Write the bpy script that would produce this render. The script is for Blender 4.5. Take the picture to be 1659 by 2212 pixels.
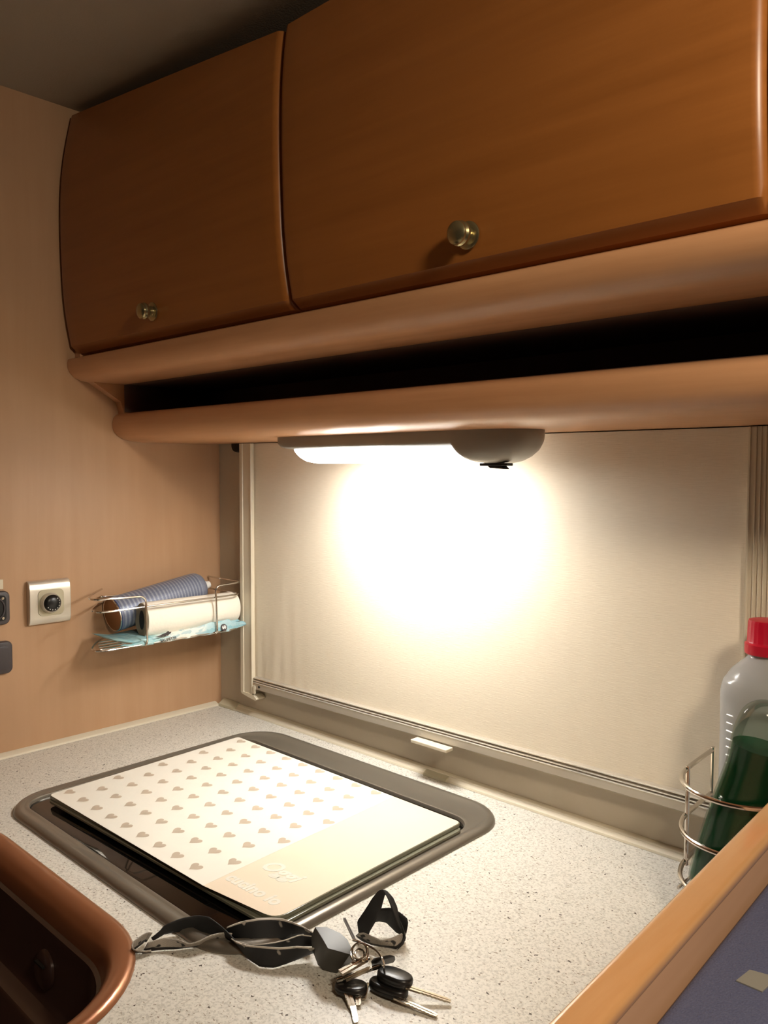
import bpy, bmesh, math, random
from mathutils import Vector, Matrix
random.seed(7)
for o in list(bpy.data.objects): bpy.data.objects.remove(o)
S=bpy.context.scene; COL=S.collection
LIFT=0.9      # the worktop is modelled at z=0 and everything is raised to its real height at the end
# ---------------- camera, world, lights, exposure ----------------
cam=bpy.data.cameras.new('camera'); co=bpy.data.objects.new('camera',cam); COL.objects.link(co); S.camera=co
cam.sensor_fit='AUTO'; cam.sensor_width=36; cam.lens=36*1755.3/2212; cam.clip_start=.01
R3=Matrix(((0.7268698,-0.0371151,0.6857716),(0.6867715,0.0359826,-0.7259822),(0.0022690,0.9986630,0.0516443)))
co.matrix_world=Matrix.Translation((1.257685,-.886769,.438028))@R3.to_4x4()
S.view_settings.view_transform='Standard'; S.view_settings.look='None'; S.view_settings.gamma=1; S.view_settings.use_curve_mapping=False
S.view_settings.exposure=0.22
W=bpy.data.worlds.new('world'); S.world=W; W.use_nodes=True
W.node_tree.nodes['Background'].inputs[0].default_value=(.5,.42,.34,1); W.node_tree.nodes['Background'].inputs[1].default_value=.02
LAMP=86.0      # under-shelf lamp
FILL=4.6       # dim dinette ceiling light behind the photographer
def area(name,loc,size,e,col,aim):
    l=bpy.data.lights.new(name,'AREA'); l.shape='DISK'; l.size=size; l.energy=e; l.color=col
    o=bpy.data.objects.new(name,l); COL.objects.link(o); o.location=loc
    o.rotation_euler=(Vector(aim)-Vector(loc)).to_track_quat('-Z','Y').to_euler(); return o
area('dinette_ceiling_light',(1.52,-.66,.85),.14,FILL,(1,.86,.66),(1.12,-.35,.45))

# ---------------- materials ----------------
def srgb(r,g,b):
    f=lambda c:(c/255/12.92) if c/255<=.04045 else ((c/255+.055)/1.055)**2.4
    return (f(r),f(g),f(b),1)
def mat(name,col,rough=.5,metal=0,trans=0,ior=1.45,coat=0,alpha=1,emis=None,es=0,spec=.5):
    m=bpy.data.materials.new(name); m.use_nodes=True; b=m.node_tree.nodes['Principled BSDF']
    b.inputs['Base Color'].default_value=col; b.inputs['Roughness'].default_value=rough; b.inputs['Metallic'].default_value=metal
    b.inputs['Transmission Weight'].default_value=trans; b.inputs['IOR'].default_value=ior; b.inputs['Coat Weight'].default_value=coat
    b.inputs['Alpha'].default_value=alpha; b.inputs['Specular IOR Level'].default_value=spec
    if emis: b.inputs['Emission Color'].default_value=emis; b.inputs['Emission Strength'].default_value=es
    return m
def nodes(m): return m.node_tree.nodes,m.node_tree.links,m.node_tree.nodes['Principled BSDF']
def coord(m,scale=(1,1,1),kind='Object'):
    N,L,_=nodes(m); t=N.new('ShaderNodeTexCoord'); mp=N.new('ShaderNodeMapping'); mp.inputs['Scale'].default_value=scale
    L.new(t.outputs[kind],mp.inputs[0]); return mp.outputs[0]
def noise(m,vec,scale,detail=3,rough=.5):
    N,L,_=nodes(m); n=N.new('ShaderNodeTexNoise'); n.inputs['Scale'].default_value=scale; n.inputs['Detail'].default_value=detail; n.inputs['Roughness'].default_value=rough
    L.new(vec,n.inputs['Vector']); return n.outputs['Fac']
def ramp(m,fac,stops):
    N,L,_=nodes(m); r=N.new('ShaderNodeValToRGB'); e=r.color_ramp.elements
    while len(e)<len(stops): e.new(.5)
    for k,(p,c) in enumerate(stops): e[k].position=p; e[k].color=c
    L.new(fac,r.inputs[0]); return r.outputs[0]
def mix(m,a,b,fac,mode='MIX'):
    N,L,_=nodes(m); x=N.new('ShaderNodeMix'); x.data_type='RGBA'; x.blend_type=mode
    for s,v in ((6,a),(7,b)):
        if isinstance(v,tuple): x.inputs[s].default_value=v
        else: L.new(v,x.inputs[s])
    if isinstance(fac,float): x.inputs[0].default_value=fac
    else: L.new(fac,x.inputs[0])
    return x.outputs[2]
def bump(m,h,strength,dist=.001):
    N,L,b=nodes(m); n=N.new('ShaderNodeBump'); n.inputs['Strength'].default_value=strength; n.inputs['Distance'].default_value=dist
    L.new(h,n.inputs['Height']); L.new(n.outputs[0],b.inputs['Normal'])
def tint(m,out): nodes(m)[1].new(out,nodes(m)[2].inputs['Base Color'])
def wood(name,a,b,rough,scale,coat=.0,bm=.15):
    m=mat(name,a,rough,coat=coat); v=coord(m,scale); f=noise(m,v,1,6,.62); g=noise(m,coord(m,(3,3,3)),2,2)
    c=ramp(m,f,[(.3,a),(.7,b)]); c=mix(m,c,tuple(x*.86 for x in a[:3])+(1,),ramp(m,g,[(.4,(0,0,0,1)),(.65,(.5,.5,.5,1))]))
    tint(m,c); bump(m,f,bm,.0004); return m
M={}
M['wall_wood']=wood('beech_wall_laminate',srgb(188,150,116),srgb(180,141,106),.42,(40,40,3))
M['cab_wood']=wood('cherry_cabinet_laminate',srgb(156,96,44),srgb(140,84,36),.34,(3,60,60),.0)
M['shelf_wood']=wood('beech_shelf_laminate',srgb(206,154,112),srgb(186,134,92),.36,(3,60,60),.0)
M['rail_wood']=wood('varnished_beech_edge',srgb(226,174,122),srgb(214,156,100),.16,(60,4,60),.5)
M['rail_side']=wood('beech_partition_face',srgb(224,178,142),srgb(216,168,130),.5,(60,5,60))
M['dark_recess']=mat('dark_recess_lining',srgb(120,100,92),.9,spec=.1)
M['ceiling']=mat('grey_beige_ceiling_fabric',srgb(168,156,138),.9); bump(M['ceiling'],noise(M['ceiling'],coord(M['ceiling']),400),.3)
M['floor']=wood('brown_vinyl_floor',srgb(80,58,42),srgb(66,48,34),.5,(4,30,4))
M['room_wall']=mat('dim_room_wall',srgb(84,66,50),.7)
M['grey_wall']=mat('grey_beige_wall_panel',srgb(186,174,154),.55); bump(M['grey_wall'],noise(M['grey_wall'],coord(M['grey_wall']),300),.15)
M['rail_plastic']=mat('cream_blind_plastic',srgb(214,204,182),.35)
M['alu']=mat('painted_aluminium_bar',srgb(186,178,164),.32,metal=.35)
M['alu_bright']=mat('bright_aluminium_ridge',srgb(235,232,224),.22,metal=.6)
m=M['fabric']=mat('woven_cream_blind_fabric',srgb(232,221,200),.7)
w1=noise(m,coord(m,(60,60,900)),1,2); w2=noise(m,coord(m,(900,60,60)),1,2)
N,L,B=nodes(m); ad=N.new('ShaderNodeMath'); ad.operation='ADD'; L.new(w1,ad.inputs[0]); L.new(w2,ad.inputs[1]); bump(m,ad.outputs[0],.35,.0006)
tint(m,mix(m,srgb(234,223,203),srgb(222,210,188),w1))
# speckled stone-look worktop
m=M['counter']=mat('speckled_white_worktop',srgb(220,216,206),.38)
v=coord(m); N,L,B=nodes(m)
base=ramp(m,noise(m,v,420,3,.6),[(.36,srgb(186,182,172)),(.55,srgb(216,212,202))])
med=ramp(m,noise(m,coord(m,(1,1.7,1)),260,2,.5),[(.31,(1,1,1,1)),(.365,(0,0,0,1))])
c=mix(m,base,srgb(142,130,114),med)
vo=N.new('ShaderNodeTexVoronoi'); vo.inputs['Scale'].default_value=150; vo.inputs['Randomness'].default_value=1
vm=N.new('ShaderNodeVectorMath'); vm.operation='ADD'; L.new(v,vm.inputs[0])
nz=N.new('ShaderNodeTexNoise'); nz.inputs['Scale'].default_value=300; L.new(v,nz.inputs['Vector'])
sc=N.new('ShaderNodeVectorMath'); sc.operation='SCALE'; sc.inputs['Scale'].default_value=.006; L.new(nz.outputs['Color'],sc.inputs[0]); L.new(sc.outputs[0],vm.inputs[1]); L.new(vm.outputs[0],vo.inputs['Vector'])
dt=N.new('ShaderNodeMath'); dt.operation='LESS_THAN'; dt.inputs[1].default_value=.17; L.new(vo.outputs['Distance'],dt.inputs[0])
sp=N.new('ShaderNodeSeparateColor'); L.new(vo.outputs['Color'],sp.inputs[0])
gt=N.new('ShaderNodeMath'); gt.operation='GREATER_THAN'; gt.inputs[1].default_value=.74; L.new(sp.outputs[0],gt.inputs[0])
mu=N.new('ShaderNodeMath'); mu.operation='MULTIPLY'; L.new(dt.outputs[0],mu.inputs[0]); L.new(gt.outputs[0],mu.inputs[1])
c=mix(m,c,srgb(70,60,50),mu.outputs[0]); tint(m,c)
M['hob_metal']=mat('bronze_grey_enamel_rim',srgb(124,117,106),.3,metal=.5)
M['glass_black']=mat('black_hob_glass',srgb(8,8,8),.04,spec=.5)
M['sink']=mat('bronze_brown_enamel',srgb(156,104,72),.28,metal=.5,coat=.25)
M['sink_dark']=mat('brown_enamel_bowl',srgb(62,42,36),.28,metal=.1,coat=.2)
M['white_print']=mat('white_printed_glass_board',srgb(232,228,216),.25)
M['beige_print']=mat('beige_printed_band',srgb(226,210,188),.28)
M['heart']=mat('taupe_heart_print',srgb(184,170,152),.3)
M['glass_edge']=mat('green_grey_glass_edge',srgb(120,120,104),.1,spec=.8)
M['black_rubber']=mat('black_rubber',srgb(22,22,22),.6)
M['black_plastic']=mat('black_plastic',srgb(26,25,25),.32)
M['charcoal']=mat('charcoal_plastic',srgb(66,60,62),.4)
M['olive_plastic']=mat('worn_charcoal_plastic',srgb(66,64,58),.4)
M['silver']=mat('satin_silver_plastic',srgb(214,206,192),.28,metal=.5)
M['beige_plate']=mat('beige_grey_plate',srgb(186,178,152),.4)
M['chrome']=mat('chrome_wire',srgb(206,200,192),.14,metal=1)
M['nickel']=mat('nickel_key_steel',srgb(190,180,164),.24,metal=1)
M['white']=mat('white_mark',srgb(240,238,232),.5)
M['brass_knob']=mat('satin_nickel_knob',srgb(170,158,120),.24,metal=.9)
M['lamp_grey']=mat('grey_lamp_housing',srgb(150,144,134),.4)
M['red_cap']=mat('red_cap_plastic',srgb(196,20,48),.35)
M['navy']=mat('navy_upholstery',srgb(90,96,130),.95); tint(M['navy'],mix(M['navy'],srgb(84,90,124),srgb(108,112,140),noise(M['navy'],coord(M['navy']),700,2))); bump(M['navy'],noise(M['navy'],coord(M['navy']),900),.6)
M['patch']=mat('grey_fabric_patch',srgb(150,148,140),.9)
M['clear']=mat('cloudy_clear_plastic',srgb(186,188,188),.2,alpha=.72); 
M['clear2']=mat('clear_plastic',srgb(210,220,210),.05,alpha=.12)
m=M['clear2']; N,L,B=nodes(m); gl=N.new('ShaderNodeBsdfGlossy'); gl.inputs['Roughness'].default_value=.06; tr=N.new('ShaderNodeBsdfTransparent'); tr.inputs[0].default_value=(.90,.94,.90,1)
fr=N.new('ShaderNodeLayerWeight'); fr.inputs[0].default_value=.28; ms=N.new('ShaderNodeMixShader'); L.new(fr.outputs['Facing'],ms.inputs[0]); L.new(tr.outputs[0],ms.inputs[1]); L.new(gl.outputs[0],ms.inputs[2])
fm_=N.new('ShaderNodeMath'); fm_.operation='MULTIPLY'; fm_.inputs[1].default_value=.5; L.new(fr.outputs['Fresnel'],fm_.inputs[0]); L.new(fm_.outputs[0],ms.inputs[0]); L.new(ms.outputs[0],N['Material Output'].inputs[0])
M['green']=mat('green_liquid',srgb(6,66,38),.12)
M['embossed']=mat('embossed_plastic_highlight',srgb(225,225,220),.2)
M['paper']=mat('white_tissue_paper',srgb(244,238,224),.8); bump(M['paper'],noise(M['paper'],coord(M['paper']),160),.4,.001)
M['paper_core']=mat('grey_paper_roll_end',srgb(150,140,122),.9)
M['can_end']=mat('can_base_wall_reflection',srgb(150,110,74),.3,metal=.7)  # metal base; the wall's brown reflection is put into its colour
m=M['can_blue']=mat('blue_grey_can_print',srgb(96,110,140),.35,metal=.2)
v=coord(m,(1,1,1),'UV'); N,L,B=nodes(m)
wv=N.new('ShaderNodeTexWave'); wv.inputs['Scale'].default_value=30; wv.bands_direction='X'; L.new(v,wv.inputs[0])
tx=noise(m,coord(m,(4,160,1),'UV'),1,2)
mm=N.new('ShaderNodeMath'); mm.operation='MULTIPLY'; L.new(wv.outputs['Fac'],mm.inputs[0]); L.new(tx,mm.inputs[1])
c1=ramp(m,mm.outputs[0],[(.2,srgb(114,122,144)),(.42,srgb(154,160,174))])
su=N.new('ShaderNodeSeparateXYZ'); L.new(v,su.inputs[0])
c2=ramp(m,su.outputs[0],[(0.0,(1,1,1,1)),(.20,(1,1,1,1)),(.21,(0,0,0,1))])
ln=ramp(m,su.outputs[0],[(.0,srgb(50,80,120)),(.095,srgb(40,66,104)),(.10,srgb(200,205,210)),(.108,srgb(36,60,100)),(.2,srgb(60,80,124))])
tint(m,mix(m,c1,ln,c2))
m=M['wipes']=mat('pale_blue_wipes_film',srgb(160,206,212),.25)
v=coord(m,(1,1,1),'UV'); N,L,B=nodes(m); su=N.new('ShaderNodeSeparateXYZ'); L.new(v,su.inputs[0])
cc=ramp(m,su.outputs[0],[(0,srgb(140,178,180)),(.28,srgb(170,206,208)),(.36,srgb(234,232,224)),(.60,srgb(236,234,226)),(.66,srgb(184,212,216)),(1,srgb(156,190,200))])
nn=ramp(m,noise(m,coord(m,(14,5,1),'UV'),1,3),[(.5,(0,0,0,1)),(.56,(1,1,1,1))])
tint(m,mix(m,cc,srgb(120,176,190),mix(m,(0,0,0,1),(.6,.6,.6,1),nn))); bump(m,noise(m,coord(m),60,3),.8,.004)
m=M['ribbon']=mat('black_ribbon_with_white_edge',srgb(30,30,30),.55)
v=coord(m,(1,1,1),'UV'); N,L,B=nodes(m); su=N.new('ShaderNodeSeparateXYZ'); L.new(v,su.inputs[0])
ed=ramp(m,su.outputs[1],[(0,(0,0,0,1)),(.90,(0,0,0,1)),(.92,(1,1,1,1))])
pt=ramp(m,noise(m,coord(m,(1.3,.8,1),'UV'),1,1),[(.60,(0,0,0,1)),(.62,(1,1,1,1))])
hi=ramp(m,su.outputs[1],[(0,(0,0,0,1)),(.60,(0,0,0,1)),(.64,(1,1,1,1))])
wv=N.new('ShaderNodeTexWave'); wv.inputs['Scale'].default_value=9; wv.inputs['Distortion'].default_value=2; L.new(v,wv.inputs[0])
pc=ramp(m,wv.outputs['Fac'],[(.2,srgb(40,40,40)),(.35,srgb(196,188,176))])
c=mix(m,srgb(30,30,31),srgb(196,188,176),ed)
mu=N.new('ShaderNodeMath'); mu.operation='MULTIPLY'; L.new(pt,mu.inputs[0]); L.new(hi,mu.inputs[1]); c=mix(m,c,pc,mu.outputs[0]); tint(m,c)
bump(m,noise(m,coord(m,(300,60,1),'UV'),1,2),.3,.0005)
M['ribbon_pattern']=m.copy(); M['ribbon_pattern'].name='white_patterned_black_ribbon'
for n in M['ribbon_pattern'].node_tree.nodes:
    if n.type=='VALTORGB' and abs(n.color_ramp.elements[0].position-.60)<.001: n.color_ramp.elements[0].position=.38; n.color_ramp.elements[1].position=.40
for n in M['ribbon_pattern'].node_tree.nodes:
    if n.type=='VALTORGB' and len(n.color_ramp.elements)==3 and abs(n.color_ramp.elements[1].position-.60)<.001: n.color_ramp.elements[1].position=.25; n.color_ramp.elements[2].position=.28
M['black_ribbon']=mat('black_webbing',srgb(30,30,30),.6); bump(M['black_ribbon'],noise(M['black_ribbon'],coord(M['black_ribbon'],(300,60,1),'UV'),1,2),.3,.0005)

# ---------------- mesh helpers (all in world metres, worktop at z=0) ----------------
def newbm(): return bmesh.new()
def top(name,label=None,cat=None,group=None,kind=None,loc=None,bm=None,m=None,smooth=True,bevel=None):
    if bm is None:
        o=bpy.data.objects.new(name,None); o.location=loc; o.empty_display_size=.02
    else:
        xs=[v.co for v in bm.verts]; a=[min(c[i] for c in xs) for i in range(3)]; b=[max(c[i] for c in xs) for i in range(3)]
        loc=Vector(((a[0]+b[0])/2,(a[1]+b[1])/2,a[2])); o=meshobj(name,bm,m,loc,smooth,bevel); o.location=loc
    COL.objects.link(o)
    if label: o['label']=label
    if cat: o['category']=cat
    if group: o['group']=group
    if kind: o['kind']=kind
    o['_o']=tuple(loc); return o
def meshobj(name,bm,m,org,smooth=True,bevel=None):
    for v in bm.verts: v.co-=Vector(org)
    bmesh.ops.recalc_face_normals(bm,faces=bm.faces)
    me=bpy.data.meshes.new(name); bm.to_mesh(me); bm.free()
    me.materials.append(M[m] if isinstance(m,str) else m)
    if smooth:
        for p in me.polygons: p.use_smooth=True
        me.set_sharp_from_angle(angle=math.radians(35))
    o=bpy.data.objects.new(name,me)
    if bevel:
        bv=o.modifiers.new('bevel','BEVEL'); bv.width=bevel; bv.segments=3; bv.limit_method='ANGLE'; bv.angle_limit=math.radians(40)
    return o
def part(name,bm,m,parent,label=None,smooth=True,bevel=None,kind=None):
    root=parent
    while root.parent: root=root.parent
    o=meshobj(name,bm,m,Vector(root['_o']),smooth,bevel); COL.objects.link(o); o.parent=parent
    if label: o['label']=label
    if kind: o['kind']=kind
    return o
def box(bm,x0,x1,y0,y1,z0,z1):
    v=[bm.verts.new(p) for p in ((x0,y0,z0),(x1,y0,z0),(x1,y1,z0),(x0,y1,z0),(x0,y0,z1),(x1,y0,z1),(x1,y1,z1),(x0,y1,z1))]
    for f in ((0,3,2,1),(4,5,6,7),(0,1,5,4),(1,2,6,5),(2,3,7,6),(3,0,4,7)): bm.faces.new([v[i] for i in f])
    return bm
def bx(*a): return box(newbm(),*a)
def loft(bm,rings,closed=True,cap0=True,cap1=True):
    R=[[bm.verts.new(p) for p in r] for r in rings]; n=len(R[0])
    uv=bm.loops.layers.uv.verify()
    for i in range(len(R)-1):
        for j in range(n if closed else n-1):
            k=(j+1)%n; f=bm.faces.new((R[i][j],R[i][k],R[i+1][k],R[i+1][j]))
            for lp,(a,b) in zip(f.loops,((i,j),(i,j+1),(i+1,j+1),(i+1,j))): lp[uv].uv=(a/(len(R)-1),b/n)
    if cap0 and closed: bm.faces.new(R[0][::-1])
    if cap1 and closed: bm.faces.new(R[-1])
    return bm
def prism(bm,prof,axis,a,b):
    # prof: 2D points in the two other axes in order
    def P(u,v,t): return {0:(t,u,v),1:(u,t,v),2:(u,v,t)}[axis]
    return loft(bm,[[P(u,v,a) for u,v in prof],[P(u,v,b) for u,v in prof]])
def tube(bm,pts,r,n=8,closed=False):
    pts=[Vector(p) for p in pts]; rings=[]; N=len(pts); up=None
    for i,p in enumerate(pts):
        if closed: t=(pts[(i+1)%N]-pts[i-1]).normalized()
        else: t=(pts[min(i+1,N-1)]-pts[max(i-1,0)]).normalized()
        if up is None:
            up=Vector((0,0,1)) if abs(t.z)<.9 else Vector((1,0,0))
        s=t.cross(up).normalized(); up=s.cross(t).normalized()
        rr=r[i] if isinstance(r,(list,tuple)) else r
        rings.append([p+s*rr*math.cos(2*math.pi*k/n)+up*rr*math.sin(2*math.pi*k/n) for k in range(n)])
    if closed:
        rings.append(rings[0]); loft(bm,rings,cap0=False,cap1=False); bmesh.ops.remove_doubles(bm,verts=bm.verts,dist=1e-6)
    else: loft(bm,rings)
    return bm
def fillet(pts,r,n=6,closed=False):
    pts=[Vector(p) for p in pts]; out=[]; N=len(pts)
    for i,p in enumerate(pts):
        if not closed and i in (0,N-1): out.append(p); continue
        a=pts[i-1]; b=pts[(i+1)%N]; da=(a-p); db=(b-p); rr=min(r,da.length*.49,db.length*.49)
        s=p+da.normalized()*rr; e=p+db.normalized()*rr
        for k in range(n+1):
            t=k/n; out.append(s*(1-t)**2+p*2*t*(1-t)+e*t*t)
    return out
def spline(pts,n=8):
    pts=[Vector(p) for p in pts]; P=[pts[0]*2-pts[1]]+pts+[pts[-1]*2-pts[-2]]; out=[]
    for i in range(1,len(P)-2):
        for k in range(n):
            t=k/n; a,b,c,d=P[i-1],P[i],P[i+1],P[i+2]
            out.append(.5*((2*b)+(c-a)*t+(2*a-5*b+4*c-d)*t*t+(3*b-a-3*c+d)*t**3))
    out.append(pts[-1]); return out
def rrect(x0,x1,y0,y1,r,z,n=10):
    out=[]
    for cx,cy,a0 in ((x1-r,y1-r,0),(x0+r,y1-r,90),(x0+r,y0+r,180),(x1-r,y0+r,270)):
        for k in range(n+1):
            a=math.radians(a0+90*k/n); out.append((cx+r*math.cos(a),cy+r*math.sin(a),z))
    return out
def revolve(bm,prof,c,axis=(0,0,1),n=28,sx=1,sy=1,ref=None):
    ax=Vector(axis).normalized(); u=ax.orthogonal().normalized() if ref is None else (Vector(ref)-Vector(ref).dot(ax)*ax).normalized(); v=ax.cross(u)
    rings=[[Vector(c)+ax*h+(u*math.cos(2*math.pi*k/n)*sx+v*math.sin(2*math.pi*k/n)*sy)*max(r,1e-5) for k in range(n)] for r,h in prof]
    return loft(bm,rings)
def text_bm(s,size,M4,shear=0,extrude=.0001,bold=0):
    c=bpy.data.curves.new('t','FONT'); c.body=s; c.size=size; c.shear=shear; c.extrude=extrude; c.offset=bold; c.align_x='CENTER'; c.align_y='CENTER'; c.resolution_u=4
    o=bpy.data.objects.new('t',c); COL.objects.link(o); bpy.context.view_layer.update()
    me=bpy.data.meshes.new_from_object(o.evaluated_get(bpy.context.evaluated_depsgraph_get())); bpy.data.objects.remove(o)
    bm=newbm(); bm.from_mesh(me); bm.transform(M4); return bm
def axes(o,x,y,z): 
    m=Matrix.Identity(4)
    for i,a in enumerate((x,y,z)):
        for j in range(3): m[j][i]=a[j]
    for j in range(3): m[j][3]=o[j]
    return m

# ---------------- room shell ----------------
XR,YB=2.35,-2.1
top('wall_left',kind='structure',bm=bx(-.03,0,YB,.03,-.9,1.03),m='wall_wood',smooth=False)
top('wall_back',kind='structure',bm=bx(0,XR,0,.03,-.9,1.03),m='grey_wall',smooth=False)
top('wall_right',kind='structure',bm=bx(XR,XR+.03,YB,.03,-.9,1.03),m='room_wall',smooth=False)
top('wall_front',kind='structure',bm=bx(0,XR,YB-.03,YB,-.9,1.03),m='room_wall',smooth=False)
top('floor',kind='structure',bm=bx(-.03,XR+.03,YB-.03,.03,-.93,-.9),m='floor',smooth=False)
bm=newbm(); zc=lambda x:1.004-.06*x
prism(bm,[(0,zc(0)),(XR,zc(XR)),(XR,zc(XR)+.03),(0,zc(0)+.03)],1,YB,0)
top('ceiling',kind='structure',bm=bm,m='ceiling',smooth=False)
# trims between worktop and walls
tb=top('trim_1',kind='structure',bm=prism(newbm(),[(0,.0003),(-.0125,.0003),(-.0115,.003),(-.006,.006),(-.0055,.0075),(-.002,.0095),(0,.0095)],0,.03,1.035),m='rail_plastic')
part('corner_cap',prism(newbm(),[(0,.0003),(-.015,.0003),(-.014,.0045),(-.003,.0115),(0,.0115)],0,.012,.058),'beige_plate',tb)
part('joint_cap',prism(newbm(),[(-.004,.0003),(-.0145,.0003),(-.0135,.0042),(-.007,.0072),(-.004,.0072)],0,.512,.553),'beige_plate',tb)
top('trim_2',kind='structure',bm=prism(newbm(),[(0,.0003),(.0125,.0003),(.0115,.003),(.004,.0065),(0,.0065)],1,-1.0,-.0145),m='rail_plastic')

# ---------------- worktop with sink cut-out ----------------
SX0,SX1,SY0,SY1,SR=.16,.675,-.93,-.508,.13
bm=newbm()
outer=[bm.verts.new((x,y,0)) for x,y in ((0,0),(1.035,0),(1.078,-1.0),(0,-1.0))]
hole=[bm.verts.new(p) for p in rrect(SX0+.006,SX1-.006,SY0+.006,SY1-.006,SR-.006,0)]
ed=[bm.edges.new((outer[i],outer[(i+1)%4])) for i in range(4)]+[bm.edges.new((hole[i],hole[(i+1)%len(hole)])) for i in range(len(hole))]
bmesh.ops.triangle_fill(bm,edges=ed,use_beauty=True)
g=bmesh.ops.extrude_face_region(bm,geom=list(bm.faces)); bmesh.ops.translate(bm,verts=[e for e in g['geom'] if isinstance(e,bmesh.types.BMVert)],vec=(0,0,-.03))
top('worktop','speckled white laminate worktop around the hob and sink','worktop',bm=bm,m='counter',smooth=False)
bc=top('base_cabinet','wooden base cabinet carrying the speckled worktop','cabinet',loc=(.5,-.5,-.9))
part('side_panel',bx(.002,.018,-.97,-.01,-.9,-.0305),'shelf_wood',bc); part('side_panel',bx(1.0,1.016,-.97,-.01,-.9,-.0305),'shelf_wood',bc)
part('front_panel',bx(.02,.998,-.985,-.97,-.9,-.0305),'shelf_wood',bc)

# ---------------- sink ----------------
def rr_loop(ins,z): return rrect(SX0+ins,SX1-ins,SY0+ins,SY1-ins,max(SR-ins,.02),z,14)
sk=top('sink','bronze brown enamelled sink with rounded rim at front left corner','sink',loc=(.42,-.72,-.15))
prof=[(-.001,.0006),(0,.0030),(.0025,.0052),(.006,.0060),(.011,.0056),(.017,.0035),(.022,-.001),(.026,-.008),(.0285,-.017),(.029,-.022)]
bm=newbm(); loft(bm,[rr_loop(i,z) for i,z in prof],cap0=False,cap1=False); part('rim',bm,'sink',sk)
prof=[(.029,-.022),(.033,-.024),(.034,-.03),(.039,-.085),(.044,-.092),(.060,-.094),(.064,-.098),(.070,-.125),(.085,-.142),(.11,-.148),(.18,-.15)]
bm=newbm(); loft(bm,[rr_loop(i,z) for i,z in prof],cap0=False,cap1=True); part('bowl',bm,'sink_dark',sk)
ov=part('overflow',revolve(newbm(),[(.0,-.002),(.019,-.002),(.019,.001),(.016,.003),(.0,.0035)],(.47,-.5465,-.062),(0,-1,.09)),'sink_dark',sk)
part('overflow_slot',bx(.461,.479,-.5525,-.5495,-.0555,-.0535),'black_rubber',ov)
part('drain',revolve(newbm(),[(.0,0),(.03,0),(.031,.002),(.022,.003),(.02,.0015),(0,.0015)],(.42,-.72,-.15)),'chrome',sk)

# ---------------- hob ----------------
hb=top('hob','built-in hob with bronze grey rim and black glass lid','hob',loc=(.435,-.26,0))
O=(.181,.689,-.479,-.043); I=(.204,.668,-.457,-.100)
def hl(t,z,r):
    a=[O[i]*(1-t)+I[i]*t for i in range(4)]; return rrect(a[0],a[1],a[2],a[3],r,z,12)
def ho(ins,z,r): return rrect(O[0]+ins,O[1]-ins,O[2]+ins,O[3]-ins,r,z,12)
def hi_(ins,z,r): return rrect(I[0]+ins,I[1]-ins,I[2]+ins,I[3]-ins,r,z,12)
bm=newbm(); loft(bm,[ho(0,.0004,.062),ho(.0005,.003,.062),ho(.003,.0058,.06),ho(.007,.0070,.057),ho(.011,.0068,.053),ho(.013,.0058,.05),
   hi_(-.005,.0058,.034),hi_(-.003,.0064,.033),hi_(-.001,.0058,.032),hi_(0,.004,.031),hi_(.0005,.0012,.031)],cap0=False,cap1=False)
part('rim',bm,'hob_metal',hb)
bm=newbm(); loft(bm,[hi_(-.003,.0006,.03),hi_(.0015,.0022,.03),hi_(.003,.0026,.03)],cap0=True,cap1=True); part('glass_lid',bm,'glass_black',hb)
# ---------------- glass stove covers ----------------
def plate(quad,z0,z1,rs,n=6):
    pts=[]
    for i,p in enumerate(quad):
        p=Vector((*p,0)); a=Vector((*quad[i-1],0)); b=Vector((*quad[(i+1)%4],0)); r=rs[i]
        s=p+(a-p).normalized()*r; e=p+(b-p).normalized()*r
        for k in range(n+1):
            t=k/n; q=s*(1-t)**2+p*2*t*(1-t)+e*t*t; pts.append((q.x,q.y))
    return prism(newbm(),pts,2,z0,z1)
Q1=[(.217,-.121),(.668,-.1245),(.672,-.4145),(.226,-.4315)]
Q0=[(.222,-.126),(.6735,-.129),(.6755,-.420),(.229,-.434)]
lo=top('stove_cover_plate','lower glass stove cover under the heart-printed one, only its edge showing','stove cover',loc=(.448,-.275,.003),group=None)
part('pane',plate(Q0,.0062,.0095,[.01]*4),'glass_edge',lo,bevel=.0006)
for x,y in ((.25,-.15),(.65,-.15),(.65,-.39),(.255,-.405)): part('rubber_foot',revolve(newbm(),[(.006,0),(.007,.001),(.007,.0033)],(x,y,.0028)),'black_rubber',lo)
up_=top('stove_cover_plate','glass stove cover printed with small hearts and a beige lettered band','stove cover',loc=(.448,-.275,.0097))
pn=part('pane',plate(Q1,.0097,.0140,[.006,.008,.016,.008]),'glass_edge',up_,bevel=.0006)
part('white_print',plate([(Q1[0][0]+.001,Q1[0][1]-.001),(.5565,-.1247),(.5695,-.4255),(Q1[3][0]+.001,Q1[3][1]+.001)],.0141,.0143,[.006,.0001,.0001,.008]),'white_print',pn,smooth=False)
part('beige_band',plate([(.5567,-.1247),(.667,-.1255),(.671,-.4135),(.5697,-.4255)],.0141,.0143,[.0001,.008,.016,.0001]),'beige_print',pn,smooth=False)
hs=[]
for k in range(28):
    t=2*math.pi*k/28; hs.append((16*math.sin(t)**3*.00052,(13*math.cos(t)-5*math.cos(2*t)-2*math.cos(3*t)-math.cos(4*t))*.00052))
hme=None
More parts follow.
